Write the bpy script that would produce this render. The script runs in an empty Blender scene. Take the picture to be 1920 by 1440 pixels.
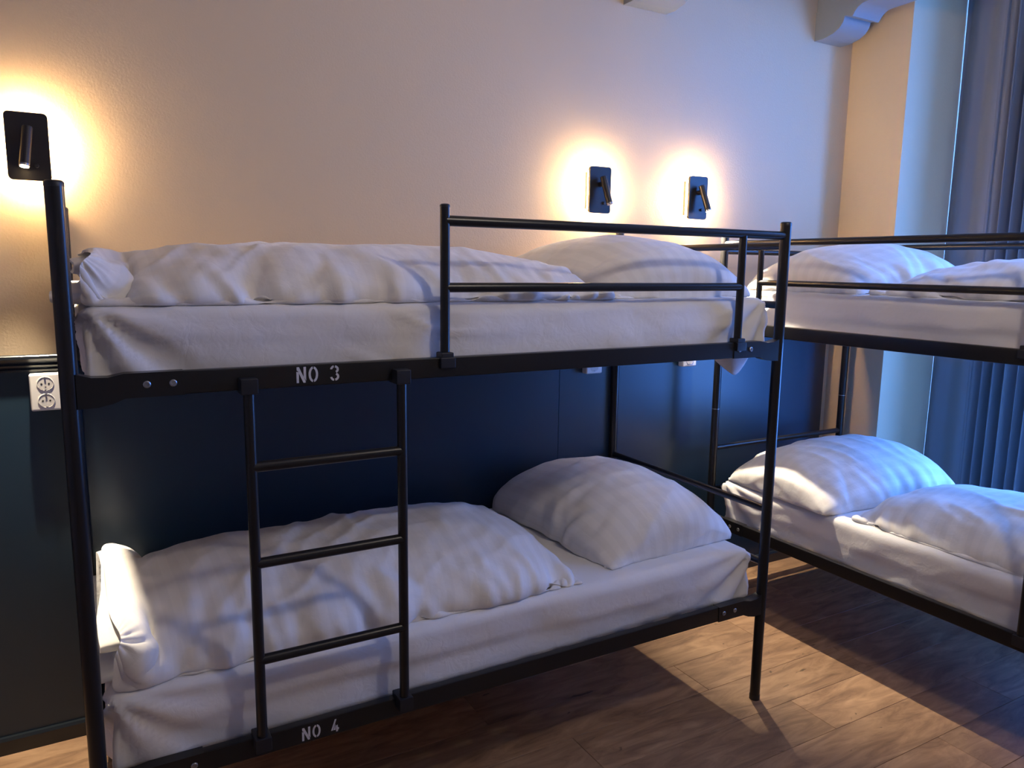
import bpy, bmesh, math, random
import numpy as np
from mathutils import Matrix, Vector

random.seed(7)
S = bpy.context.scene
COL = S.collection

# ------------------------------------------------------------------ camera
FPX = 1427.27
YAW, PITCH, ROLL = -0.5166, -0.1539, 0.0135
cy_, sy_, cp_, sp_ = math.cos(YAW), math.sin(YAW), math.cos(PITCH), math.sin(PITCH)
FW = Vector((-sy_ * cp_, cy_ * cp_, sp_))
R0 = Vector((cy_, sy_, 0))
U0 = R0.cross(FW)
RT = R0 * math.cos(ROLL) + U0 * math.sin(ROLL)
UP = U0 * math.cos(ROLL) - R0 * math.sin(ROLL)
cam_d = bpy.data.cameras.new('camera')
cam = bpy.data.objects.new('camera', cam_d)
COL.objects.link(cam)
m = Matrix((RT, UP, -FW)).transposed().to_4x4()
m.translation = Vector((0.0286, -1.773, 1.5314))
cam.matrix_world = m
cam_d.sensor_width = 36
cam_d.lens = FPX / 1920 * 36
cam_d.clip_start = 0.05
S.camera = cam

# ------------------------------------------------------------------ world, exposure
SKY = 19.5             # daylight behind the window
W_ = bpy.data.worlds.new('sky')
S.world = W_
W_.use_nodes = True
bg = W_.node_tree.nodes['Background']
bg.inputs[0].default_value = (0.085, 0.28, 1.0, 1)
bg.inputs[1].default_value = SKY
S.view_settings.view_transform = 'Standard'
S.view_settings.look = 'None'
S.view_settings.gamma = 1
S.view_settings.use_curve_mapping = False
S.view_settings.exposure = 0.35

LED_W = 128.0          # reading spots
HALO = 230.0           # backlight strips of the wall lamps
CEIL = 25.0            # room lamp, W
WARM = (1.0, 0.68, 0.36)

# room
YW, XR, XL, YF, ZC = 0.909, 3.4925, -1.9, -3.7, 3.06
YR, YR2 = 0.59, -0.95          # window opening along the right wall
WZ0, WZ1 = 0.27, 3.00          # window sill, lintel
XG = 3.99                      # glass plane

# daylight of the right-hand window: a sky portal over its uncurtained part (guides the sampling of the sky, gives no light itself)
pd = bpy.data.lights.new('window_right_offscreen', 'AREA')
pd.shape = 'RECTANGLE'
pd.size = -0.01 - YR2
pd.size_y = WZ1 - WZ0
pd.cycles.is_portal = True
po = bpy.data.objects.new('window_right_offscreen', pd)
COL.objects.link(po)
po.matrix_world = Matrix(((0, 0, 1, XG + 0.03), (1, 0, 0, (YR2 - 0.01) / 2), (0, 1, 0, (WZ0 + WZ1) / 2), (0, 0, 0, 1)))

# room lamp hanging just below the beams; the shadows of guard post, stub, ladder rung and lower rail in the photograph meet here
cl = bpy.data.lights.new('ceiling_lamp_offscreen', 'POINT')
cl.energy = CEIL
cl.color = (1.0, 0.87, 0.74)
cl.shadow_soft_size = 0.09
co = bpy.data.objects.new('ceiling_lamp_offscreen', cl)
COL.objects.link(co)
co.location = (1.70, -1.40, 2.65)

# ------------------------------------------------------------------ materials
def mat(name, col, rough=0.5, metal=0.0, spec=0.5, emit=None, es=0.0, bump=None, var=None, sheen=0.0, coat=0.0):
    M = bpy.data.materials.new(name)
    M.use_nodes = True
    nt = M.node_tree
    b = nt.nodes['Principled BSDF']
    b.inputs['Base Color'].default_value = (*col, 1)
    b.inputs['Roughness'].default_value = rough
    b.inputs['Metallic'].default_value = metal
    b.inputs['Specular IOR Level'].default_value = spec
    b.inputs['Sheen Weight'].default_value = sheen
    b.inputs['Coat Weight'].default_value = coat
    if emit:
        b.inputs['Emission Color'].default_value = (*emit, 1)
        b.inputs['Emission Strength'].default_value = es
    tc = nt.nodes.new('ShaderNodeTexCoord')
    if var:                      # (scale, amount): soft colour variation
        n = nt.nodes.new('ShaderNodeTexNoise')
        n.inputs['Scale'].default_value = var[0]
        n.inputs['Detail'].default_value = 5
        nt.links.new(tc.outputs['Object'], n.inputs['Vector'])
        mx = nt.nodes.new('ShaderNodeMix')
        mx.data_type = 'RGBA'
        k = var[1]
        mx.inputs[6].default_value = (*[c * (1 - k) for c in col], 1)
        mx.inputs[7].default_value = (*[min(1, c * (1 + k)) for c in col], 1)
        nt.links.new(n.outputs['Fac'], mx.inputs[0])
        nt.links.new(mx.outputs[2], b.inputs['Base Color'])
    if bump:                     # (scale, strength, distance)
        n = nt.nodes.new('ShaderNodeTexNoise')
        n.inputs['Scale'].default_value = bump[0]
        n.inputs['Detail'].default_value = 4
        nt.links.new(tc.outputs['Object'], n.inputs['Vector'])
        bp = nt.nodes.new('ShaderNodeBump')
        bp.inputs['Strength'].default_value = bump[1]
        bp.inputs['Distance'].default_value = bump[2]
        nt.links.new(n.outputs['Fac'], bp.inputs['Height'])
        nt.links.new(bp.outputs['Normal'], b.inputs['Normal'])
    return M

M_PLASTER = mat('plaster', (0.66, 0.515, 0.335), 0.55, bump=(160, 0.25, 0.003), var=(1.5, 0.03))
M_WHITEWALL = mat('white_paint', (0.62, 0.58, 0.53), 0.7)
M_CEIL = mat('ceiling_paint', (0.66, 0.62, 0.57), 0.8)
M_DADO = mat('dado_paint', (0.014, 0.034, 0.058), 0.36, bump=(3, 0.05, 0.01))
M_TRIM = mat('trim_paint', (0.013, 0.018, 0.024), 0.28)
M_BEAM = mat('beam_paint', (0.22, 0.25, 0.27), 0.5, bump=(40, 0.2, 0.004))
M_STEEL = mat('black_steel', (0.011, 0.011, 0.012), 0.30, spec=0.4, bump=(300, 0.04, 0.001))
M_PLASTIC = mat('black_plastic', (0.010, 0.011, 0.016), 0.45)
M_ZINC = mat('zinc_bolt', (0.36, 0.37, 0.39), 0.4, metal=1.0)
M_STENCIL = mat('stencil_paint', (0.62, 0.62, 0.66), 0.7, var=(120, 0.15))
M_SLAT = mat('slat_wood', (0.62, 0.44, 0.27), 0.6, var=(20, 0.15))
M_LAMP = mat('lamp_black', (0.012, 0.011, 0.011), 0.42)
M_CHROME = mat('lamp_rim', (0.35, 0.35, 0.36), 0.25, metal=1.0)
M_LED = mat('led_lens', (0.9, 0.85, 0.75), 0.4, emit=WARM, es=60)
M_LENSOFF = mat('lens_unlit', (0.75, 0.73, 0.68), 0.3)
M_HALO = mat('halo_strip', (0.9, 0.85, 0.75), 0.4, emit=WARM, es=HALO)
M_SOCK = mat('socket_white', (0.78, 0.76, 0.72), 0.35)
M_SOCKIN = mat('socket_insert', (0.62, 0.60, 0.57), 0.4)
M_HOLE = mat('socket_hole', (0.01, 0.01, 0.01), 0.6)
M_CURTAIN = mat('curtain_fabric', (0.21, 0.21, 0.22), 0.85, sheen=0.3, bump=(500, 0.2, 0.001))
M_FRAME = mat('window_frame', (0.55, 0.56, 0.57), 0.4)

def glass():
    M = bpy.data.materials.new('pane_glass')
    M.use_nodes = True
    nt = M.node_tree
    nt.nodes.clear()
    o = nt.nodes.new('ShaderNodeOutputMaterial')
    mx = nt.nodes.new('ShaderNodeMixShader')
    t = nt.nodes.new('ShaderNodeBsdfTransparent')
    g = nt.nodes.new('ShaderNodeBsdfGlossy')
    g.inputs['Roughness'].default_value = 0.02
    mx.inputs[0].default_value = 0.06
    nt.links.new(t.outputs[0], mx.inputs[1])
    nt.links.new(g.outputs[0], mx.inputs[2])
    nt.links.new(mx.outputs[0], o.inputs[0])
    return M
M_GLASS = glass()

def fabric(name, col, stripes):
    M = bpy.data.materials.new(name)
    M.use_nodes = True
    nt = M.node_tree
    b = nt.nodes['Principled BSDF']
    b.inputs['Roughness'].default_value = 0.75
    b.inputs['Specular IOR Level'].default_value = 0.3
    b.inputs['Sheen Weight'].default_value = 0.15
    b.inputs['Base Color'].default_value = (*col, 1)
    tc = nt.nodes.new('ShaderNodeTexCoord')
    if stripes:
        uv = nt.nodes.new('ShaderNodeUVMap')
        sx = nt.nodes.new('ShaderNodeSeparateXYZ')
        nt.links.new(uv.outputs[0], sx.inputs[0])
        ml = nt.nodes.new('ShaderNodeMath'); ml.operation = 'MULTIPLY'
        ml.inputs[1].default_value = 2 * math.pi / 0.042
        nt.links.new(sx.outputs[0], ml.inputs[0])
        sn = nt.nodes.new('ShaderNodeMath'); sn.operation = 'SINE'
        nt.links.new(ml.outputs[0], sn.inputs[0])
        rp = nt.nodes.new('ShaderNodeMapRange')
        rp.inputs[1].default_value = -0.25
        rp.inputs[2].default_value = 0.25
        nt.links.new(sn.outputs[0], rp.inputs[0])
        mx = nt.nodes.new('ShaderNodeMix'); mx.data_type = 'RGBA'
        mx.inputs[6].default_value = (*[c * 0.955 for c in col], 1)
        mx.inputs[7].default_value = (*col, 1)
        nt.links.new(rp.outputs[0], mx.inputs[0])
        nt.links.new(mx.outputs[2], b.inputs['Base Color'])
        rr = nt.nodes.new('ShaderNodeMapRange')
        rr.inputs[3].default_value = 0.8
        rr.inputs[4].default_value = 0.58
        nt.links.new(rp.outputs[0], rr.inputs[0])
        nt.links.new(rr.outputs[0], b.inputs['Roughness'])
    n = nt.nodes.new('ShaderNodeTexNoise')
    n.inputs['Scale'].default_value = 28
    n.inputs['Detail'].default_value = 6
    n.inputs['Distortion'].default_value = 0.6
    nt.links.new(tc.outputs['Object'], n.inputs['Vector'])
    bp = nt.nodes.new('ShaderNodeBump')
    bp.inputs['Strength'].default_value = 0.28
    bp.inputs['Distance'].default_value = 0.006
    nt.links.new(n.outputs['Fac'], bp.inputs['Height'])
    nt.links.new(bp.outputs['Normal'], b.inputs['Normal'])
    return M
M_SHEET = fabric('sheet_cotton', (0.76, 0.75, 0.75), False)
M_STRIPE = fabric('stripe_satin', (0.79, 0.77, 0.745), True)

def wood():
    M = bpy.data.materials.new('floor_wood')
    M.use_nodes = True
    nt = M.node_tree
    b = nt.nodes['Principled BSDF']
    tc = nt.nodes.new('ShaderNodeTexCoord')
    oi = nt.nodes.new('ShaderNodeObjectInfo')
    mp = nt.nodes.new('ShaderNodeMapping')
    mp.inputs['Scale'].default_value = (1.8, 7.5, 4)
    ad = nt.nodes.new('ShaderNodeVectorMath'); ad.operation = 'ADD'
    sc = nt.nodes.new('ShaderNodeVectorMath'); sc.operation = 'SCALE'
    cb = nt.nodes.new('ShaderNodeCombineXYZ')
    for i in range(3):
        nt.links.new(oi.outputs['Random'], cb.inputs[i])
    nt.links.new(cb.outputs[0], sc.inputs[0]); sc.inputs['Scale'].default_value = 37
    nt.links.new(tc.outputs['Object'], ad.inputs[0]); nt.links.new(sc.outputs[0], ad.inputs[1])
    nt.links.new(ad.outputs[0], mp.inputs[0])
    n1 = nt.nodes.new('ShaderNodeTexNoise'); n1.inputs['Scale'].default_value = 2.2
    n1.inputs['Detail'].default_value = 8; n1.inputs['Roughness'].default_value = 0.62; n1.inputs['Distortion'].default_value = 1.2
    nt.links.new(mp.outputs[0], n1.inputs['Vector'])
    cr = nt.nodes.new('ShaderNodeValToRGB')
    cr.color_ramp.elements[0].position = 0.28; cr.color_ramp.elements[0].color = (0.165, 0.092, 0.054, 1)
    cr.color_ramp.elements[1].position = 0.72; cr.color_ramp.elements[1].color = (0.49, 0.31, 0.18, 1)
    e = cr.color_ramp.elements.new(0.5); e.color = (0.33, 0.197, 0.112, 1)
    nt.links.new(n1.outputs['Fac'], cr.inputs[0])
    # knots and dark checks
    n2 = nt.nodes.new('ShaderNodeTexNoise'); n2.inputs['Scale'].default_value = 9; n2.inputs['Detail'].default_value = 4
    n2.inputs['Distortion'].default_value = 2.5
    mp2 = nt.nodes.new('ShaderNodeMapping'); mp2.inputs['Scale'].default_value = (0.7, 1.3, 1)
    nt.links.new(ad.outputs[0], mp2.inputs[0]); nt.links.new(mp2.outputs[0], n2.inputs['Vector'])
    kr = nt.nodes.new('ShaderNodeMapRange'); kr.inputs[1].default_value = 0.70; kr.inputs[2].default_value = 0.76
    nt.links.new(n2.outputs['Fac'], kr.inputs[0])
    mx = nt.nodes.new('ShaderNodeMix'); mx.data_type = 'RGBA'
    mx.inputs[7].default_value = (0.035, 0.018, 0.011, 1)
    km = nt.nodes.new('ShaderNodeMath'); km.operation = 'MULTIPLY'; km.inputs[1].default_value = 0.75
    nt.links.new(kr.outputs[0], km.inputs[0]); nt.links.new(km.outputs[0], mx.inputs[0])
    nt.links.new(cr.outputs[0], mx.inputs[6])
    hs = nt.nodes.new('ShaderNodeHueSaturation')
    vr = nt.nodes.new('ShaderNodeMapRange'); vr.inputs[3].default_value = 0.82; vr.inputs[4].default_value = 1.15
    nt.links.new(oi.outputs['Random'], vr.inputs[0]); nt.links.new(vr.outputs[0], hs.inputs['Value'])
    nt.links.new(mx.outputs[2], hs.inputs['Color'])
    nt.links.new(hs.outputs[0], b.inputs['Base Color'])
    b.inputs['Roughness'].default_value = 0.5
    bp = nt.nodes.new('ShaderNodeBump'); bp.inputs['Strength'].default_value = 0.15; bp.inputs['Distance'].default_value = 0.002
    nt.links.new(n1.outputs['Fac'], bp.inputs['Height']); nt.links.new(bp.outputs['Normal'], b.inputs['Normal'])
    return M
M_WOOD = wood()

# ------------------------------------------------------------------ helpers
def link(name, me, material, parent=None, smooth=True):
    o = bpy.data.objects.new(name, me)
    COL.objects.link(o)
    if material and not me.materials:
        me.materials.append(material)
    if parent is not None:
        o.parent = parent
    return o

def from_bm(name, bm, material, parent=None, smooth=False, angle=40):
    bmesh.ops.recalc_face_normals(bm, faces=bm.faces)
    me = bpy.data.meshes.new(name)
    bm.to_mesh(me); bm.free()
    if smooth:
        for p in me.polygons: p.use_smooth = True
        me.set_sharp_from_angle(angle=math.radians(angle))
    o = link(name, me, material, parent)
    if smooth and angle <= 50:
        wn = o.modifiers.new('wn', 'WEIGHTED_NORMAL'); wn.keep_sharp = True
    return o

def tag(o, label=None, cat=None, group=None, kind=None):
    if label: o['label'] = label
    if cat: o['category'] = cat
    if group: o['group'] = group
    if kind: o['kind'] = kind
    return o

def empty(name, loc, label, cat, group=None):
    o = bpy.data.objects.new(name, None)
    COL.objects.link(o)
    o.location = loc
    o.empty_display_size = 0.05
    return tag(o, label, cat, group)

def b_box(bm, x0, x1, y0, y1, z0, z1, bev=0.0, seg=2):
    r = bmesh.ops.create_cube(bm, size=1)
    for v in r['verts']:
        v.co = Vector(((x0 + x1) / 2 + v.co.x * (x1 - x0), (y0 + y1) / 2 + v.co.y * (y1 - y0), (z0 + z1) / 2 + v.co.z * (z1 - z0)))
    if bev > 0:
        es = list({e for v in r['verts'] for e in v.link_edges})
        bmesh.ops.bevel(bm, geom=es, offset=bev, segments=seg, profile=0.5, affect='EDGES')

def b_tube(bm, a, b, r, n=16, cap=True):
    a, b = Vector(a), Vector(b)
    d = b - a
    q = d.to_track_quat('Z', 'Y').to_matrix()
    ra, rb = [], []
    for i in range(n):
        t = 2 * math.pi * i / n
        o = q @ Vector((r * math.cos(t), r * math.sin(t), 0))
        ra.append(bm.verts.new(a + o)); rb.append(bm.verts.new(b + o))
    for i in range(n):
        j = (i + 1) % n
        bm.faces.new((ra[i], ra[j], rb[j], rb[i]))
    if cap:
        bm.faces.new(ra[::-1]); bm.faces.new(rb)

def b_lathe(bm, base, axis, prof, n=20):
    """prof: list of (radius, distance along axis)"""
    base, axis = Vector(base), Vector(axis).normalized()
    q = axis.to_track_quat('Z', 'Y').to_matrix()
    rings = []
    for r, h in prof:
        rings.append([bm.verts.new(base + axis * h + q @ Vector((r * math.cos(2 * math.pi * i / n), r * math.sin(2 * math.pi * i / n), 0))) for i in range(n)])
    for A, B in zip(rings, rings[1:]):
        for i in range(n):
            j = (i + 1) % n
            bm.faces.new((A[i], A[j], B[j], B[i]))
    bm.faces.new(rings[0][::-1]); bm.faces.new(rings[-1])

def b_prism(bm, pts, a, b, axis):
    """2D polygon pts extruded from a to b along axis ('x': pts are (y,z); 'y': (x,z); 'z': (x,y))"""
    def P(u, v, w):
        return {'x': (w, u, v), 'y': (u, w, v), 'z': (u, v, w)}[axis]
    A = [bm.verts.new(P(u, v, a)) for u, v in pts]
    B = [bm.verts.new(P(u, v, b)) for u, v in pts]
    n = len(pts)
    for i in range(n):
        j = (i + 1) % n
        bm.faces.new((A[i], A[j], B[j], B[i]))
    bm.faces.new(A[::-1]); bm.faces.new(B)

def single(name, material, parent, fn, smooth=False, angle=40):
    bm = bmesh.new()
    fn(bm)
    return from_bm(name, bm, material, parent, smooth, angle)

def box(name, material, parent, x0, x1, y0, y1, z0, z1, bev=0.0):
    return single(name, material, parent, lambda bm: b_box(bm, x0, x1, y0, y1, z0, z1, bev), bev > 0)

# ------------------------------------------------------------------ room shell
fl = box('floor', M_HOLE, None, XL - 0.1, XR + 0.5, YF - 0.1, YW + 0.1, -0.10, -0.012)
tag(fl, 'brown wood-look plank floor', 'floor', kind='structure')
PW, PL = 0.192, 1.285
bm = bmesh.new(); b_box(bm, 0, PL - 0.0012, 0, PW - 0.0012, -0.012, 0.0, 0.0008, 1)
bmesh.ops.recalc_face_normals(bm, faces=bm.faces)
pm = bpy.data.meshes.new('plank'); bm.to_mesh(pm); bm.free(); pm.materials.append(M_WOOD)
row = 0
y = YF - 0.02
offs = [0.0, 0.47, 0.93, 0.21, 0.68]
while y < YW - 0.01:
    x = XL - PL + offs[row % 5]
    while x < XR:
        o = bpy.data.objects.new('plank', pm); COL.objects.link(o); o.parent = fl
        o.location = (x, y, 0)
        x += PL
    y += PW; row += 1

wb = box('wall_back', M_PLASTER, None, XL - 0.1, XR + 0.6, YW, YW + 0.12, -0.1, ZC + 0.1)
tag(wb, 'beige plaster wall with dark blue panelling on its lower half', 'wall', kind='structure')
for a, b in ((XL, -0.664), (-0.664, 1.776), (1.776, 3.452)):
    box('panel', M_DADO, wb, a + 0.0012, b - 0.0012, YW - 0.012, YW + 0.01, 0.0, 1.225)
# dado moulding
dd = single('trim_1', M_TRIM, None, lambda bm: b_prism(bm, [(YW + .005, 1.200), (YW - .018, 1.200), (YW - .019, 1.206), (YW - .014, 1.209), (YW - .018, 1.214), (YW - .020, 1.219), (YW - .016, 1.224), (YW - .022, 1.230), (YW - .030, 1.239), (YW - .030, 1.247), (YW - .027, 1.250), (YW + .005, 1.250)], XL, 3.455, 'x'))
tag(dd, 'dark moulded dado rail between plaster and panelling', 'trim', kind='structure')
bb = single('baseboard_back', M_TRIM, None, lambda bm: b_prism(bm, [(YW, 0), (YW - .026, 0), (YW - .026, .046), (YW - .022, .055), (YW - .012, .056), (YW, .056)], XL, 3.452, 'x'))
tag(bb, 'low dark baseboard under the panelling', 'baseboard', kind='structure')

bm = bmesh.new()
T = 0.52
b_box(bm, XR, XR + T, YR, YW + 0.1, -0.1, ZC + 0.1)
b_box(bm, XR, XR + T, YF - 0.1, YR2, -0.1, ZC + 0.1)
b_box(bm, XR, XR + T, YR2, YR, -0.1, WZ0)
b_box(bm, XR, XR + T, YR2, YR, WZ1, ZC + 0.1)
tag(from_bm('wall_right', bm, M_PLASTER), 'beige wall with a deep window opening', 'wall', kind='structure')
tag(box('wall_left', M_WHITEWALL, None, XL - 0.1, XL, YF - 0.1, YW + 0.1, -0.1, ZC + 0.1), 'plain light wall opposite the window', 'wall', kind='structure')
tag(box('wall_front', M_WHITEWALL, None, XL - 0.1, XR + 0.6, YF - 0.1, YF, -0.1, ZC + 0.1), 'plain light wall facing the bunk beds', 'wall', kind='structure')
tag(box('ceiling', M_CEIL, None, XL - 0.1, XR + 0.6, YF - 0.1, YW + 0.1, ZC, ZC + 0.1), 'plain light ceiling', 'ceiling', kind='structure')

# windows: frame, mullion, panes, sill
def window(name, y0, y1, z0, z1, mull, label):
    bm = bmesh.new()
    ym = (y0 + y1) / 2
    bars = [(y0, y0 + .06), (y1 - .06, y1)] + ([(ym - .045, ym + .045)] if mull else [])
    for p, q in bars:
        b_box(bm, XG - .03, XG + .025, p, q, z0, z1)
    for p, q in ((z0, z0 + .06), (z1 - .06, z1)):
        b_box(bm, XG - .03, XG + .025, y0, y1, p, q)
    wn = from_bm(name, bm, M_FRAME)
    tag(wn, label, 'window', kind='structure')
    for p, q in (((y0 + .06, ym - .045), (ym + .045, y1 - .06)) if mull else ((y0 + .06, y1 - .06),)):
        box('pane', M_GLASS, wn, XG - .004, XG, p, q, z0 + .06, z1 - .06)
    box('window_sill', M_FRAME, wn, XR - 0.02, XG - .03, y0 + .002, y1 - .002, z0, z0 + .025)
window('window_1', YR2, YR, WZ0, WZ1, True, 'tall two-pane window in the deep opening behind the curtain')

# beams with corbels
def beam(x0, x1, zb, label):
    root = box('ceiling_beam', M_BEAM, None, x0 + .004, x1 - .004, YF, YW - .001, zb + 0.120, ZC)
    tag(root, label, 'beam')
    prof = [(.909, 0), (.855, 0), (.840, .003), (.800, .012), (.770, .028), (.752, .050), (.747, .068), (.746, .074),
            (.733, .074), (.715, .066), (.703, .064), (.697, .072), (.693, .080), (.680, .094), (.659, .106), (.640, .109), (.521, .112), (.40, .114), (.40, .13), (.909, .13)]
    single('corbel', M_BEAM, root, lambda bm: b_prism(bm, [(p, zb + z) for p, z in prof], x0, x1, 'x'), True, 35)
beam(2.055, 2.285, 2.598, 'grey-blue painted ceiling beam on a moulded corbel above the wall lamps')
beam(3.212, 3.400, 2.626, 'grey-blue painted ceiling beam on a moulded corbel in the room corner by the window')

# curtain: pleated cloth drawn to the side of the window
def curtain():
    ny, nz = 220, 26
    bm = bmesh.new()
    rows = []
    for k in range(nz + 1):
        z = 0.305 + (2.97 - 0.305) * k / nz
        fz = 1 - k / nz
        r = []
        for i in range(ny + 1):
            t = i / ny
            yy = 0.586 - 0.60 * t
            amp = 0.004 + 0.046 * min(1, max(0, (t - 0.34) / 0.16))
            ph = 2 * math.pi * (0.8 * t / 0.36 if t < 0.36 else 0.8 + (t - 0.36) * 10.0)
            ph += 0.5 * math.sin(7.1 * t + 1.3 * fz)
            x = 3.905 - 0.02 * min(1, t / .4) + amp * math.sin(ph) * (0.8 + 0.35 * fz) + 0.010 * math.sin(2.3 * ph + 2 * fz)
            yy += min(1, t * 8) * (0.012 * math.cos(ph) + 0.01 * fz * math.sin(9 * t))
            r.append(bm.verts.new((x, yy, z)))
        rows.append(r)
    for A, B in zip(rows, rows[1:]):
        for i in range(ny):
            bm.faces.new((A[i], A[i + 1], B[i + 1], B[i]))
    root = empty('curtain', (3.90, 0.3, 0.305), 'dark blue-grey curtain in long pleats beside the window', 'curtain')
    c = from_bm('curtain_cloth', bm, M_CURTAIN, root, True, 180)
    c.location = -root.location
    md = c.modifiers.new('thick', 'SOLIDIFY'); md.thickness = 0.003
    r = single('curtain_track', M_FRAME, root, lambda bm: b_box(bm, 3.88, 3.92, YR2 + .01, YR - .005, 2.965, 2.998))
    r.location = -root.location
curtain()

# ------------------------------------------------------------------ bunk beds
L_, W_B, H_ = 2.06, 0.885, 1.685
Z1, Z2, E1, E2, ZG, GL = 0.3735, 1.273, 0.141, 0.335, 1.641, 1.475
RP, RT_ = 0.0175, 0.0125
RH = 0.0255                     # half height of a side rail

class Frame:
    """local axes of a bed: a = foot to head, b = guard side to far side"""
    def __init__(s, org, swap): s.o, s.swap = Vector(org), swap
    def p(s, a, b, z): return Vector((b, a, z)) if s.swap else Vector((a, b, z))

def bunk(org, swap, label, far_guard, texts, rings, gp=.837, gs=1.87, lad=(.345, .708)):
    F = Frame(org, swap)
    root = empty('bunk_bed', org, label, 'bunk bed', 'black steel bunk beds')
    def fbox(bm, a0, a1, b0, b1, z0, z1, bev=0.0):
        p, q = F.p(a0, b0, z0), F.p(a1, b1, z1)
        b_box(bm, min(p.x, q.x), max(p.x, q.x), min(p.y, q.y), max(p.y, q.y), z0, z1, bev)
    def tube(name, parent, a, b, r, n=16):
        return single(name, M_STEEL, parent, lambda bm: b_tube(bm, F.p(*a), F.p(*b), r, n), True, 50)
    for a in (0, L_):
        for b in (0, W_B):
            pt = single('post', M_STEEL, root, lambda bm: b_lathe(bm, F.p(a, b, 0), (0, 0, 1), [(RP, 0), (RP, H_ - .012)], 24), True, 50)
            single('post_cap', M_PLASTIC, pt, lambda bm: b_lathe(bm, F.p(a, b, H_ - .012), (0, 0, 1), [(RP + .0006, 0), (RP + .0006, .008), (RP - .003, .012)], 24), True, 50)
            single('foot_cap', M_PLASTIC, pt, lambda bm: b_lathe(bm, F.p(a, b, 0), (0, 0, 1), [(RP + .001, 0), (RP + .001, .018), (RP, .02)], 24), True, 50)
            if rings:
                single('joint_ring', M_ZINC, pt, lambda bm: b_lathe(bm, F.p(a, b, .892), (0, 0, 1), [(RP + .0004, 0), (RP + .0004, .003)], 24), True, 50)
        for zz in (Z1, Z2):
            for e in (E1, E2):
                tube('end_bar', root, (a, 0, zz + e), (a, W_B, zz + e), RT_)
    for zz in (Z1, Z2):
        for b in (0, W_B):
            s = 1 if b == 0 else -1
            rail = single('side_rail', M_STEEL, root, lambda bm: (fbox(bm, .10, L_ - .10, b - .0125, b + .0125, zz - RH, zz + RH, .004),
                                                                  fbox(bm, .10, L_ - .10, min(b, b + s * .04), max(b, b + s * .04), zz - RH + .001, zz - RH + .004)), True)
            for e in (0, 1):
                def br(bm):
                    pts = [(.012, -.043), (.05, -.041), (.078, -.035), (.10, -.0262), (.215, -.0262), (.215, .0262), (.10, .0262), (.07, .020), (.04, .021), (.012, .029)]
                    A, B = [], []
                    for (u, v) in pts:
                        a = u if e == 0 else L_ - u
                        bulge = .004 * math.exp(-((u - .06) / .03) ** 2)
                        A.append(bm.verts.new(F.p(a, b - .0145 - bulge, zz + v))); B.append(bm.verts.new(F.p(a, b + .0145 + bulge, zz + v)))
                    n = len(pts)
                    for i in range(n):
                        j = (i + 1) % n
                        bm.faces.new((A[i], A[j], B[j], B[i]))
                    bm.faces.new(A[::-1]); bm.faces.new(B)
                bk = single('end_bracket', M_STEEL, rail, br, True, 30)
                for u in (.142, .193):
                    a = u if e == 0 else L_ - u
                    ax = F.p(0, -s, 0)
                    single('bolt', M_ZINC, rail, lambda bm: b_lathe(bm, F.p(a, b - s * .0142, zz + .001), ax, [(.0078, 0), (.0078, .002), (.006, .0036), (.0035, .0036), (.003, .0015)], 14), True, 40)
        n = 15
        for i in range(n):
            a = .14 + (L_ - .45) * i / (n - 1)
            single('slat', M_SLAT, root, lambda bm: fbox(bm, a - .032, a + .032, .0135, W_B - .0135, zz - .006, zz + .004))
    # guard rails
    for b in ((0, W_B) if far_guard else (0,)):
        g = tube('guard_rail', root, (gp, b, ZG), (L_, b, ZG), RT_ + .001)
        tube('guard_bar', g, (gp, b, GL), (gs, b, GL), RT_)
        tube('guard_stub', g, (gs, b, Z2 + .02), (gs, b, ZG), RT_)
        single('guard_post', M_STEEL, g, lambda bm: b_lathe(bm, F.p(gp, b, Z2 + .02), (0, 0, 1), [(RT_, 0), (RT_, ZG + .036 - Z2 - .02)], 16), True, 50)
        single('guard_cap', M_PLASTIC, g, lambda bm: b_lathe(bm, F.p(gp, b, ZG + .033), (0, 0, 1), [(RT_ + .0007, 0), (RT_ + .0007, .005), (RT_ - .003, .008)], 16), True, 50)
        for a in (gp, gs):
            single('guard_clamp', M_PLASTIC, g, lambda bm: (fbox(bm, a - .017, a + .017, b - .019, b + .019, Z2 + .008, Z2 + .038, .003),
                                                            fbox(bm, a - .021, a + .021, b - .022, b + .016, Z2 - .002, Z2 + .026, .003)), True)
    # ladder
    yl = -.026
    ld = single('ladder', M_STEEL, root, lambda bm: [b_tube(bm, F.p(a, yl, Z1 + .015), F.p(a, yl, Z2 - .005), RT_, 16) for a in lad], True, 50)
    for z in (1.072, .842, .603):
        tube('rung', ld, (lad[0], yl, z), (lad[1], yl, z), RT_)
    for a in lad:
        for zc in (Z1 + .018, Z2 - .014):
            single('ladder_hook', M_PLASTIC, ld, lambda bm: fbox(bm, a - .019, a + .019, yl - .017, .016, zc - .018, zc + .018, .003), True)
    # stencilled numbers
    for s, a0, z0, h in texts:
        stencil(s, a0, z0, h, root)
    for c in root.children:
        c.location = (0, 0, 0)
    if swap:
        pass
    return root

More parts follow.
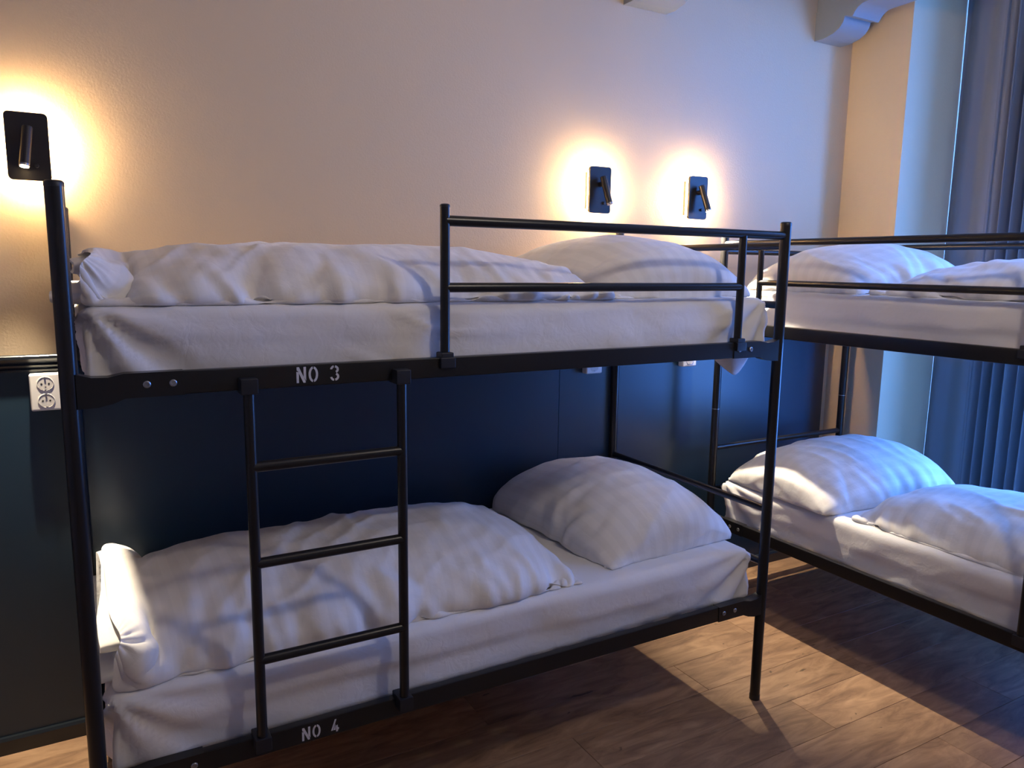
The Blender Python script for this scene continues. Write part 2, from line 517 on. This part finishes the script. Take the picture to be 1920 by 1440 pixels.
GLY = {  # stencil strokes as polygons in a 0.6 x 1 cell
    'N': [[(0, 0), (.15, 0), (.15, .66), (0, .72)], [(.02, .80), (.02, 1), (.17, 1), (.56, .10), (.56, 0), (.42, 0), (.10, .74)], [(.45, .36), (.60, .12), (.60, 1), (.45, 1)]],
    'O': [], '3': [], '4': [[(0, .16), (.14, .16), (.42, 1), (.30, 1)], [(.19, .16), (.34, .16), (.34, .62)], [(.38, 0), (.52, 0), (.52, .12), (.60, .14), (.60, .28), (.52, .30), (.50, .52), (.38, .46)]],
}
def arc(cx, cy, rx, ry, t0, t1, w, n=12):
    o, i = [], []
    for k in range(n + 1):
        t = math.radians(t0 + (t1 - t0) * k / n)
        o.append((cx + rx * math.cos(t), cy + ry * math.sin(t)))
        i.append((cx + (rx - w) * math.cos(t), cy + (ry - w) * math.sin(t)))
    return o + i[::-1]
GLY['O'] = [arc(.3, .5, .30, .5, 98, 262, .14), arc(.3, .5, .30, .5, -82, 82, .14)]
GLY['3'] = [arc(.27, .74, .27, .26, 100, 175, .13), arc(.27, .74, .29, .26, -62, 78, .14), arc(.27, .27, .31, .27, -78, 62, .14), arc(.27, .27, .27, .27, 185, 260, .13)]

def stencil(text, a0, z0, h, root):
    x = a0
    for ch in text:
        if ch == ' ':
            x += h * .62; continue
        bm = bmesh.new()
        for poly in GLY[ch]:
            b_prism(bm, [(x + u * h, z0 + v * h) for u, v in poly], -.0135, -.0123, 'y')
        o = from_bm('stencil_character', bm, M_STENCIL, root)
        o['label'] = 'pale stencilled character ' + ch
        x += h * .76

bedA = bunk((0, 0, 0), False, 'black steel bunk bed stencilled NO 3 and NO 4 along the panelled wall', False,
            [('NO 3', .455, 1.2565, .037), ('NO 4', .442, .3555, .034)], False)
BX, BY = 2.5546, 0.767
bedB = bunk((BX, BY - L_, 0), True, 'black steel bunk bed standing crosswise by the window and curtain', True, [], True, .762, 1.845, (.31, .673))

# ------------------------------------------------------------------ numpy noise + cloth bag
def vnoise(P, scale, seed):
    Q = np.asarray(P) * scale + seed * 17.31
    I = np.floor(Q).astype(np.int64); f = Q - I
    f = f * f * (3 - 2 * f)
    def h(ix, iy, iz):
        n = (ix * 374761393 + iy * 668265263 + iz * 2147483647 + seed * 974711) & 0x7fffffff
        n = ((n ^ (n >> 13)) * 1274126177) & 0x7fffffff
        return ((n ^ (n >> 16)) & 0xffff) / 65535.0
    r = 0
    for dx in (0, 1):
        for dy in (0, 1):
            for dz in (0, 1):
                w = (f[..., 0] if dx else 1 - f[..., 0]) * (f[..., 1] if dy else 1 - f[..., 1]) * (f[..., 2] if dz else 1 - f[..., 2])
                r = r + w * h(I[..., 0] + dx, I[..., 1] + dy, I[..., 2] + dz)
    return r * 2 - 1

def fbm(P, scale, seed, oct=3):
    r, a = 0, 1.0
    for k in range(oct):
        r = r + a * vnoise(P, scale * 2 ** k, seed + k); a *= 0.5
    return r

def bag(nx, nc, L, W, T, seed, steps=110, ex=0.04, ey=0.03, pin=False, fill=1.0, iters=7, grow=0.0, kb=0.05):
    """closed cloth bag, long axis x (0..L), width y (0..W), lying on z = 0; sewn ends; optional pinned blunt end at x = 0"""
    x = np.linspace(0, L, nx)
    t = np.arange(nc) / nc
    up = t < 0.5
    yy = np.where(up, t * 2, 2 - t * 2) * W
    P = np.zeros((nx, nc, 3))
    P[..., 0] = x[:, None]
    P[..., 1] = yy[None]
    e = np.abs(2 * yy / W - 1)
    sec = np.sqrt(np.maximum(0, 1 - e ** 4))
    u = x / L
    end = np.sqrt(np.maximum(0, 1 - np.clip((u - .86) / .14, 0, 1) ** 2))
    if not pin:
        end = end * np.sqrt(np.maximum(0, 1 - np.clip((.14 - u) / .14, 0, 1) ** 2))
    P[..., 2] = np.where(up[None], T * sec[None] * end[:, None], 0) + 0.002
    rng = np.random.RandomState(seed)
    n2 = np.stack([P[..., 0], P[..., 1], P[..., 2] * 2 + up[None] * 3.0], -1)
    P[..., 2] += np.where(up[None], 0.006 * fbm(n2, 9, seed) * end[:, None], 0)
    dx = L / (nx - 1) * (1 + ex) * (1 + 0.05 * fbm(n2, 6, seed + 5))
    # girth: W*2 plus thickness allowance
    girth = 2 * W * (1 + ey) + (1.1 * T if pin else 0.25 * T)
    dc = girth / nc * (1 + 0.05 * fbm(n2, 6, seed + 9))
    pinned = P[0].copy()
    if pin:
        ang = t * 2 * np.pi
        # rounded rectangle end
        cx = -np.cos(ang); cz = np.sin(ang)
        pw = 0.28
        pinned[:, 1] = W / 2 + W / 2 * np.sign(cx) * np.abs(cx) ** pw
        pinned[:, 2] = .49 * T + .49 * T * np.sign(cz) * np.abs(cz) ** 0.45
        pinned[:, 0] = 0.012 * np.sin(ang * 3 + seed)
    V = np.zeros_like(P)
    Vt = None
    mir = (nc - np.arange(nc)) % nc
    dt = 1 / 50.0
    hx = 2 * dx; hc = 2 * dc
    def solve(a, b, rest, k):
        A = P[a]; B = P[b]
        d = B - A
        l = np.sqrt((d * d).sum(-1)) + 1e-9
        c = (0.5 * k * (l - rest) / l)[..., None] * d
        P[a] = A + c; P[b] = B - c
    def solve_p(i0, i1, sh, rest, k, half):
        # circumferential constraints between c and c+sh (periodic)
        idx = np.arange(half, nc, 2 * sh) if sh == 1 else np.arange(nc)[(np.arange(nc) // sh) % 2 == half]
        j = (idx + sh) % nc
        A = P[:, idx]; B = P[:, j]
        d = B - A
        l = np.sqrt((d * d).sum(-1)) + 1e-9
        c = (0.5 * k * (l - rest[:, idx]) / l)[..., None] * d
        P[:, idx] = A + c; P[:, j] = B - c
    for s in range(steps):
        N = np.cross(np.roll(P, -1, 1) - np.roll(P, 1, 1), np.gradient(P, axis=0) * 2) / 4
        vol = -(P * N).sum() / 3
        sg = 1.0
        if vol < 0: sg = -1.0; vol = -vol
        if Vt is None: Vt = vol * fill
        pr = np.clip((Vt / max(vol, 1e-6) - 1) * 60, -3, 25)
        nl = np.sqrt((N * N).sum(-1, keepdims=True)) + 1e-12
        acc = -sg * N / nl * pr
        acc[..., 2] -= 4.0
        V = (V + acc * dt) * 0.93
        P0 = P.copy()
        P += V * dt
        for it in range(iters):
            for h in (0, 1):
                n = (nx - 1 - h) // 2
                a = slice(h, h + 2 * n, 2); b = slice(h + 1, h + 1 + 2 * n, 2)
                solve(a, b, dx[a], 0.95)
            for h in (0, 1):
                solve_p(0, 0, 1, dc, 0.95, h)
            # shear
            if it % 2 == 0:
                for sgn in (1, -1):
                    for h in (0, 1):
                        n = (nx - 1 - h) // 2
                        ia = np.arange(h, h + 2 * n, 2)
                        A = P[ia]; B = np.roll(P[ia + 1], -sgn, 1)
                        d = B - A
                        l = np.sqrt((d * d).sum(-1)) + 1e-9
                        rest = np.sqrt(dx[ia] ** 2 + dc[ia] ** 2)
                        c = (0.5 * 0.25 * (l - rest) / l)[..., None] * d
                        P[ia] = A + c
                        P[ia + 1] = np.roll(B - c, sgn, 1)
                # bending
                for h in (0, 1):
                    idx = np.arange(nx - 2); idx = idx[(idx // 2) % 2 == h]
                    solve(idx, idx + 2, hx[idx], kb)
                    solve_p(0, 0, 2, hc, kb, h)
            P[-1] = 0.5 * (P[-1] + P[-1][mir])
            if pin: P[0] = pinned
            else: P[0] = 0.5 * (P[0] + P[0][mir])
            np.maximum(P[..., 2], 0.001, out=P[..., 2])
            np.minimum(P[..., 0], L + grow, out=P[..., 0])
            if not pin: np.maximum(P[..., 0], -grow, out=P[..., 0])
            np.clip(P[..., 1], -grow, W + grow, out=P[..., 1])
        V = (P - P0) / dt
        on = P[..., 2] < 0.003
        V[on, :2] *= 0.55
        sp = np.sqrt((V * V).sum(-1, keepdims=True))
        V *= np.minimum(1, 1.5 / np.maximum(sp, 1e-6))
    return P

def crumple(P, L, girth, seed, amp, front, ang=0.45):
    """creases: slanting ridges over the top, short puckers running over the front edge"""
    nx, nc, _ = P.shape
    N = np.cross(np.roll(P, -1, 1) - np.roll(P, 1, 1), np.gradient(P, axis=0) * 2)
    N /= np.sqrt((N * N).sum(-1, keepdims=True)) + 1e-12
    ctr = P.mean((0, 1)); 
    if ((P - ctr) * N).sum() < 0: N = -N
    x = np.linspace(0, L, nx)[:, None] + np.zeros((1, nc))
    sc = (np.arange(nc) / nc)[None] + np.zeros((nx, 1))
    sw = np.where(sc < .5, sc, sc - 1) * girth  # signed distance from the front fold
    z = np.zeros_like(sw)
    G = lambda a, b: np.stack([a, b, z], -1)
    wx = x + .05 * fbm(G(x, sw), 4, seed + 50); ws = sw + .05 * fbm(G(x, sw), 4, seed + 60)
    def ridges(th, ka, kb, sd, p):
        u = wx * math.cos(th) + ws * math.sin(th); v = -wx * math.sin(th) + ws * math.cos(th)
        return np.clip(1 - np.abs(vnoise(G(u * ka, v * kb), 1.0, sd)) * 1.6, 0, 1) ** p
    mask = np.clip(.55 + .9 * vnoise(G(x, sw), 3.2, seed + 70), 0, 1)
    d = ridges(ang, 3.0, 13.0, seed + 71, 2.2) * mask
    d = d + .7 * ridges(ang + .55, 4.0, 15.0, seed + 72, 2.5) * np.clip(.5 - .9 * vnoise(G(x, sw), 3.0, seed + 73), 0, 1)
    edge = np.exp(-((sw - .05) / front) ** 2)
    pk = vnoise(G(wx * 17, ws * 3.2), 1.0, seed + 74) + .5 * vnoise(G(wx * 33 + ws * 6, ws * 5), 1.0, seed + 75)
    e2 = np.exp(-((sw - .08) / (front * 1.25)) ** 2)
    cr = np.clip(1 - np.abs(vnoise(G(wx * 11 + ws * 5, ws * 2.6), 1.0, seed + 78)) * 2.6, 0, 1) ** 1.6 * np.clip(.45 + vnoise(G(x, sw), 5, seed + 79), 0, 1)
    cr = cr - .8 * np.clip(1 - np.abs(vnoise(G(wx * 13 - ws * 7, ws * 3.0), 1.0, seed + 80)) * 3.2, 0, 1) ** 1.5 * np.clip(.45 - vnoise(G(x, sw), 5, seed + 79), 0, 1)
    fade = np.clip(np.minimum(x / .05, (L - x) / .04), 0, 1)
    disp = amp * (d * (1 - .6 * edge) + 1.5 * pk * edge + .35 * fbm(G(x, sw), 11, seed + 76) + .85 * cr * e2) * fade
    Q = P + N * disp[..., None]
    np.maximum(Q[..., 2], 0.001, out=Q[..., 2])
    return Q

def bag_mesh(name, P, mapf, cap=False, uvx=None):
    nx, nc, _ = P.shape
    bm = bmesh.new()
    vs = [[bm.verts.new(mapf(*P[i, j])) for j in range(nc)] for i in range(nx)]
    uvl = bm.loops.layers.uv.new('UVMap')
    for i in range(nx - 1):
        for j in range(nc):
            k = (j + 1) % nc
            f = bm.faces.new((vs[i][j], vs[i + 1][j], vs[i + 1][k], vs[i][k]))
            f.smooth = True
            for lp, (a, c) in zip(f.loops, ((i, j), (i + 1, j), (i + 1, j + 1), (i, j + 1))):
                lp[uvl].uv = uvx(a / (nx - 1), c / nc)
    if cap:
        f = bm.faces.new(vs[0])
    bmesh.ops.remove_doubles(bm, verts=[v for r in (vs[0], vs[-1]) for v in r], dist=0.0004)
    bmesh.ops.recalc_face_normals(bm, faces=bm.faces)
    me = bpy.data.meshes.new(name)
    bm.to_mesh(me); bm.free()
    return me

def place(o, loc):
    o.location = loc
    return o

# ------------------------------------------------------------------ mattresses in fitted sheets
def mattress(F, a0, a1, b0, b1, z0, z1, seed, label, group, drops=(), lift=None):
    ha, hb, hz = (a1 - a0) / 2, (b1 - b0) / 2, (z1 - z0) / 2
    na, nb, nz = 150, 64, 16
    r = 0.030
    ca, cb, cz = (a0 + a1) / 2, (b0 + b1) / 2, (z0 + z1) / 2
    bm = bmesh.new()
    cache = {}
    def vert(i, j, k):
        if (i, j, k) not in cache:
            cache[(i, j, k)] = bm.verts.new((-ha + 2 * ha * i / na, -hb + 2 * hb * j / nb, -hz + 2 * hz * k / nz))
        return cache[(i, j, k)]
    def quad(*c): bm.faces.new([vert(*q) for q in c]).smooth = True
    for i in range(na):
        for j in range(nb):
            quad((i, j, nz), (i + 1, j, nz), (i + 1, j + 1, nz), (i, j + 1, nz))
            quad((i, j, 0), (i, j + 1, 0), (i + 1, j + 1, 0), (i + 1, j, 0))
    for i in range(na):
        for k in range(nz):
            quad((i, 0, k), (i + 1, 0, k), (i + 1, 0, k + 1), (i, 0, k + 1))
            quad((i, nb, k), (i, nb, k + 1), (i + 1, nb, k + 1), (i + 1, nb, k))
    for j in range(nb):
        for k in range(nz):
            quad((0, j, k), (0, j, k + 1), (0, j + 1, k + 1), (0, j + 1, k))
            quad((na, j, k), (na, j + 1, k), (na, j + 1, k + 1), (na, j, k + 1))
    bm.verts.ensure_lookup_table()
    P = np.array([v.co[:] for v in bm.verts])
    Hh = np.array([ha, hb, hz])
    rz = np.where(P[:, 2] < 0, .007, r)
    R3 = np.stack([np.full(len(P), r), np.full(len(P), r), rz], 1)
    inner = np.clip(P, -Hh + R3, Hh - R3)
    d = (P - inner) / R3
    l = np.sqrt((d * d).sum(1, keepdims=True)) + 1e-9
    n = d / l
    P2 = inner + n * R3
    # wrinkles
    side = np.clip(1 - np.abs(n[:, 2]) * 1.3, 0, 1)
    top = np.clip(n[:, 2], 0, 1)
    along = np.where(np.abs(n[:, 1:2]) > np.abs(n[:, 0:1]), P2[:, 0:1], P2[:, 1:2])[:, 0]
    hgt = (P2[:, 2] + hz) / (2 * hz)
    disp = 0.0045 * fbm(P2 * [1, 1, 1.6], 4.0, seed, 3) * (0.35 + side)
    # tension folds fanning out of the corners
    for sa in (-1, 1):
        for sb in (-1, 1):
            da = ha - sa * P2[:, 0]; db = hb - sb * P2[:, 1]
            s = np.where(np.abs(n[:, 1]) > np.abs(n[:, 0]), da, db)
            near = np.exp(-(np.hypot(da, db) / 0.24) ** 2)
            th = np.arctan2(s + .01, 1.02 - hgt + 1e-3 + 0 * s) * 1.0
            thn = np.arctan2(s, (1.05 - hgt) * 2 * hz)
            wv = np.sin(thn * 11 + 2.2 * vnoise(P2, 5, seed + 3) + seed)
            disp += side * near * 0.011 * (np.abs(wv) ** .7 * np.sign(wv))
    # slanting soft folds + a lengthwise crease on the long sides
    disp += side * 0.0028 * np.sin(along * 21 + hgt * 3.0 + 3.5 * vnoise(P2, 3, seed + 11)) * (0.4 + 0.6 * vnoise(P2, 2.0, seed + 7))
    cre = hgt - 0.42 - 0.18 * vnoise(P2 * [1, 1, 0], 2.1, seed + 21)
    disp += side * (0.006 * np.tanh(cre * 16)) * np.clip(.5 + 1.2 * vnoise(P2 * [1, 1, 0], 1.7, seed + 23), 0, 1)
    fold = np.clip(1 - np.abs(vnoise(np.stack([along * 5 + hgt * 1.2, hgt * .8, P2[:, 1] * 0 + 3.0], -1), 1.0, seed + 25)) * 3, 0, 1)
    disp += side * .006 * fold ** 2 * np.clip(.3 + vnoise(P2, 2.6, seed + 27), 0, 1)
    ridg = 1 - np.abs(fbm(P2 * [1, 1, .5], 7, seed + 31, 2))
    disp += top * 0.0022 * np.clip(ridg - .75, 0, 1) * 4
    P2 = P2 + n * disp[:, None]
    # the cloth tucks in under the mattress, unevenly
    tuck = np.clip((0.16 - hgt) / 0.16, 0, 1) * side
    P2[:, 2] += tuck * 0.006 * (1 + vnoise(P2 * [1, 1, 0], 6, seed + 41))
    if lift:
        P2[:, 2] += np.clip((0.35 - hgt) / 0.35, 0, 1) * side * .020 * np.exp(-((P2[:, 0] + ca - lift) / .22) ** 2)
    # the frame holds the cloth in: no fold passes through a rail, bracket, guard post or end bar
    P2[:, 0] = np.clip(P2[:, 0], .0145 - ca, L_ - .0145 - ca)
    P2[:, 1] = np.clip(P2[:, 1], .0175 - cb, W_B - .0175 - cb)
    for v, c in zip(bm.verts, P2):
        v.co = F.p(c[0] + ca, c[1] + cb, c[2] + cz)
    root = bpy.data.meshes.new('mattress')
    bmesh.ops.recalc_face_normals(bm, faces=bm.faces)
    bm.to_mesh(root); bm.free()
    o = link('mattress', root, M_SHEET)
    o.location = F.o
    tag(o, label, 'mattress', group)
    for (a, b, w, z_lo) in drops:      # loose sheet corners hanging below the rail
        bm = bmesh.new()
        rows = []
        for i in range(13):
            u = i / 12
            rw = []
            for k in range(7):
                v = k / 6
                hang = max(0, math.sin(math.pi * u ** 1.7)) ** .45 * (.80 + .20 * u)
                zz = z0 + .012 + (z_lo - z0) * v * hang
                bb = b + .02 * math.sin(3 * u + 1) - .012 * math.sin(math.pi * v) + .02 * v + .012 * math.sin(9 * u) * v
                rw.append(bm.verts.new(F.p(a + w * (u - .5) * (1 - .25 * v) + .02 * v, bb, zz)))
            rows.append(rw)
        for A, B in zip(rows, rows[1:]):
            for k in range(6):
                bm.faces.new((A[k], B[k], B[k + 1], A[k + 1])).smooth = True
        c = from_bm('loose_sheet_corner', bm, M_SHEET, o, True, 180)
        md = c.modifiers.new('thick', 'SOLIDIFY'); md.thickness = 0.003
        sb = c.modifiers.new('sub', 'SUBSURF'); sb.levels = 1; sb.render_levels = 1
    return o

FA = Frame((0, 0, 0), False)
FB = Frame((BX, BY - L_, 0), True)
MZ = Z1 + .004, Z2 + .004
GM = 'mattresses in white sheets'
mattress(FA, .026, 2.030, .024, .862, MZ[1], 1.436, 1, 'white-sheeted mattress on the upper bunk marked NO 3', GM,
         [(1.915, .075, .235, 1.150), (1.684, .30, .036, 1.225)])
mattress(FA, .026, 2.030, .024, .862, MZ[0], .562, 2, 'white-sheeted mattress on the lower bunk marked NO 4', GM, lift=1.62)
mattress(FB, .026, 2.020, .024, .862, MZ[1], 1.440, 3, 'white-sheeted mattress on the upper bunk by the window', GM)
mattress(FB, .026, 2.020, .024, .862, MZ[0], .562, 4, 'white-sheeted mattress on the lower bunk by the window', GM)

# ------------------------------------------------------------------ duvets
def duvet(F, a0, a1, b0, b1, z, T, seed, label):
    L, W = a1 - a0, b1 - b0
    P = bag(124, 140, L, W, T, seed, steps=90, ex=0.075, ey=0.05, pin=True, fill=1.10, iters=7, kb=.04)
    P = crumple(P, L, 2 * W + T, seed, .016, .14)
    me = bag_mesh('duvet', P, lambda x, y, zz: F.p(x, y, zz), False, lambda u, c: (u * L, c * 2 * W))
    org = F.p(a0, b0, z) + F.o
    o = link('duvet', me, M_STRIPE)
    o.location = org
    tag(o, label, 'duvet', 'folded white duvets')
    sb = o.modifiers.new('sub', 'SUBSURF'); sb.levels = 1; sb.render_levels = 1
    # folded layers showing at the blunt foot end
    rng = random.Random(seed)
    n = 3
    for k in range(n):
        zc = .84 * T * (k + .5) / n + .004
        th = .84 * T / n * .54
        out = (-.060, -.012, -.024)[k]
        bm = bmesh.new()
        rings = []
        for i in range(9):
            s = i / 8
            xx = .02 - (.02 - out) * s
            shr = 1 - .5 * max(0, s - .75) ** 1.2 * 2
            ring = []
            for q in range(64):
                t = 2 * math.pi * q / 64
                cx, cz = math.cos(t), math.sin(t)
                yy = W / 2 + (W / 2 - .030 - .006 * k) * math.copysign(abs(cx) ** .25, cx)
                zz = zc + th * math.copysign(abs(cz) ** .7, cz) * shr
                zz += .004 * math.sin(yy * 17 + k * 2 + seed) + .003 * math.sin(yy * 41 + k)
                xo = .010 * math.sin(yy * 9 + 2 * k + seed) * s
                ring.append(bm.verts.new(F.p(xx + xo, yy, max(.001, zz))))
            rings.append(ring)
        for A, B in zip(rings, rings[1:]):
            for q in range(64):
                p = (q + 1) % 64
                bm.faces.new((A[q], A[p], B[p], B[q])).smooth = True
        bm.faces.new(rings[-1]); bm.faces.new(rings[0][::-1])
        from_bm('fold_layer', bm, M_STRIPE, o, True, 60)
    return o
duvet(FA, .045, 1.405, .045, .80, 1.434, .118, 11, 'white duvet folded lengthwise on the NO 3 upper bunk')
duvet(FA, .050, 1.330, .050, .78, .560, .135, 12, 'white striped duvet folded on the NO 4 lower bunk behind the ladder')
a_of = lambda y: y - (BY - L_)
duvet(FB, .05, a_of(.07), .055, .80, 1.438, .105, 13, 'white duvet on the upper bunk by the window')
duvet(FB, .05, a_of(.065), .055, .80, .560, .125, 14, 'white duvet on the lower bunk by the window, lit blue by daylight')

# ------------------------------------------------------------------ pillows
def pillow(F, a0, b0, sa, sb, z, T, seed, rot, tilt, label):
    """long axis across the bed (b)"""
    P = bag(72, 112, sb, sa, T, seed, steps=110, ex=0.045, ey=0.045, pin=False, fill=1.05, iters=8, grow=.012, kb=.04)
    P = crumple(P, sb, 2 * sa, seed, .0105, .08, 1.1)
    me = bag_mesh('pillow', P, lambda x, y, zz: F.p(y - sa / 2, x - sb / 2, zz), False, lambda u, c: (c * 2 * sa, u * sb))
    o = link('pillow', me, M_STRIPE)
    o.location = F.p(a0 + sa / 2, b0 + sb / 2, z) + F.o
    o.rotation_euler = (tilt[0], tilt[1], rot)
    tag(o, label, 'pillow', 'white striped pillows')
    sb_ = o.modifiers.new('sub', 'SUBSURF'); sb_.levels = 1; sb_.render_levels = 1
    return o
pillow(FA, 1.435, .12, .59, .74, 1.434, .215, 21, 0.04, (0, 0), 'plump white pillow on the NO 3 upper bunk behind the guard rail')
pillow(FA, 1.45, .13, .58, .72, .560, .235, 22, 0.05, (0, 0), 'plump white striped pillow on the NO 4 lower bunk')
pillow(FB, a_of(.12), .07, .56, .75, 1.438, .215, 23, -0.03, (0, 0), 'white pillow on the upper bunk by the window')
pillow(FB, a_of(.12), .03, .56, .80, .560, .22, 24, -0.06, (0, 0), 'white pillow on the lower bunk by the window, half lit blue')

# ------------------------------------------------------------------ wall lamps
def wall_lamp(x, z, lean, led, label):
    root = empty('wall_lamp', (x, YW, z), label, 'wall lamp', 'black backlit reading lamps')
    w, h = .053, .0935
    single('back_box', M_LAMP, root, lambda bm: b_box(bm, -.036, .036, -.046, 0, -.074, .074))
    def strip(bm):
        for x0, x1, z0, z1 in ((-.040, -.0362, -.074, .074), (.0362, .040, -.074, .074), (-.040, .040, .0742, .078), (-.040, .040, -.078, -.0742)):
            b_box(bm, x0, x1, -.042, -.020, z0, z1)
    single('light_strip', M_HALO, root, strip)
    def plate(bm):
        pts = []
        r = .012
        for cx, cz, t0 in ((w - r, h - r, 0), (-w + r, h - r, 90), (-w + r, -h + r, 180), (w - r, -h + r, 270)):
            for k in range(7):
                t = math.radians(t0 + 15 * k)
                pts.append((cx + r * math.cos(t), cz + r * math.sin(t)))
        b_prism(bm, pts, -.058, -.046, 'y')
    single('face_plate', M_LAMP, root, plate, True, 40)
    # pivoting reading spot
    single('pivot', M_LAMP, root, lambda bm: b_lathe(bm, (0, -.058, .022), (0, -1, 0), [(.010, 0), (.010, .022)], 18), True)
    ax = Vector((math.sin(lean), -.27, -math.cos(lean))).normalized()
    c = Vector((0, -.088, .022))
    top = c - ax * .030
    hd = single('spot_head', M_LAMP, root, lambda bm: b_lathe(bm, top, ax, [(.0125, 0), (.0135, .002), (.0135, .114), (.0125, .116)], 24), True)
    single('rim', M_CHROME, hd, lambda bm: b_lathe(bm, top, ax, [(.0137, .110), (.0137, .116), (.0115, .1165)], 24), True)
    single('lens', M_LED if led else M_LENSOFF, hd, lambda bm: b_lathe(bm, top, ax, [(.0112, .1150), (.0112, .1172), (.007, .1186)], 20), True)
    single('switch_knob', M_LAMP, root, lambda bm: b_lathe(bm, (.018, -.058, -.052), (0, -1, 0), [(.006, 0), (.006, .006), (.004, .008)], 14), True)
    if led:
        ld = bpy.data.lights.new('reading_spot', 'SPOT')
        ld.energy = LED_W
        ld.color = (1.0, 0.84, 0.62)
        ld.spot_size = math.radians(62)
        ld.spot_blend = 0.65
        ld.shadow_soft_size = 0.010
        lo = bpy.data.objects.new('reading_spot', ld)
        COL.objects.link(lo)
        lo.parent = hd
        lo.location = top + ax * .121
        lo.rotation_euler = (-ax).to_track_quat('Z', 'Y').to_euler()
    return root
wall_lamp(-.070, 1.848, -.12, True, 'black backlit wall lamp above the foot of the NO 3 bunk, over the double socket')
wall_lamp(1.925, 1.845, .14, False, 'black backlit wall lamp above the pillow of the NO 3 upper bunk')
wall_lamp(2.462, 1.842, .17, True, 'black backlit wall lamp over the gap between the two bunk beds')

# ------------------------------------------------------------------ sockets
def socket(x, z, label):
    root = empty('wall_socket', (x, YW - .012, z), label, 'socket', 'white double wall sockets')
    single('cover_plate', M_SOCK, root, lambda bm: b_box(bm, -.041, .041, -.036, 0, -.056, .056, .006, 3), True, 50)
    for s in (1, -1):
        zc = s * .0255
        ins = single('socket_insert', M_SOCK, root, lambda bm: b_lathe(bm, (0, -.0357, zc), (0, -1, 0), [(.0225, 0), (.0225, .0012), (.0205, .0016), (.0203, .0006)], 32), True, 30)
        single('socket_well', M_SOCKIN, ins, lambda bm: b_lathe(bm, (0, -.0360, zc), (0, -1, 0), [(.0200, 0), (.0200, .0006)], 32))
        for dx in (-.0095, .0095):
            single('pin_hole', M_HOLE, ins, lambda bm: b_lathe(bm, (dx, -.0366, zc), (0, -1, 0), [(.0026, 0), (.0026, .0003)], 12))
        single('centre_screw', M_ZINC, ins, lambda bm: b_lathe(bm, (0, -.0366, zc - .009 * s), (0, -1, 0), [(.0018, 0), (.0018, .0004)], 10))
        for dz in (-.0185, .0185):
            single('earth_clip', M_ZINC, ins, lambda bm: b_box(bm, -.0022, .0022, -.0385, -.036, zc + dz - .0018, zc + dz + .0018))
socket(-.075, 1.140, 'white double socket below the dado rail beside the bed foot post')
socket(1.930, 1.136, 'white double socket under the NO 3 upper bunk, half hidden by its rail')
socket(2.470, 1.138, 'white double socket in the gap between the two bunk beds')
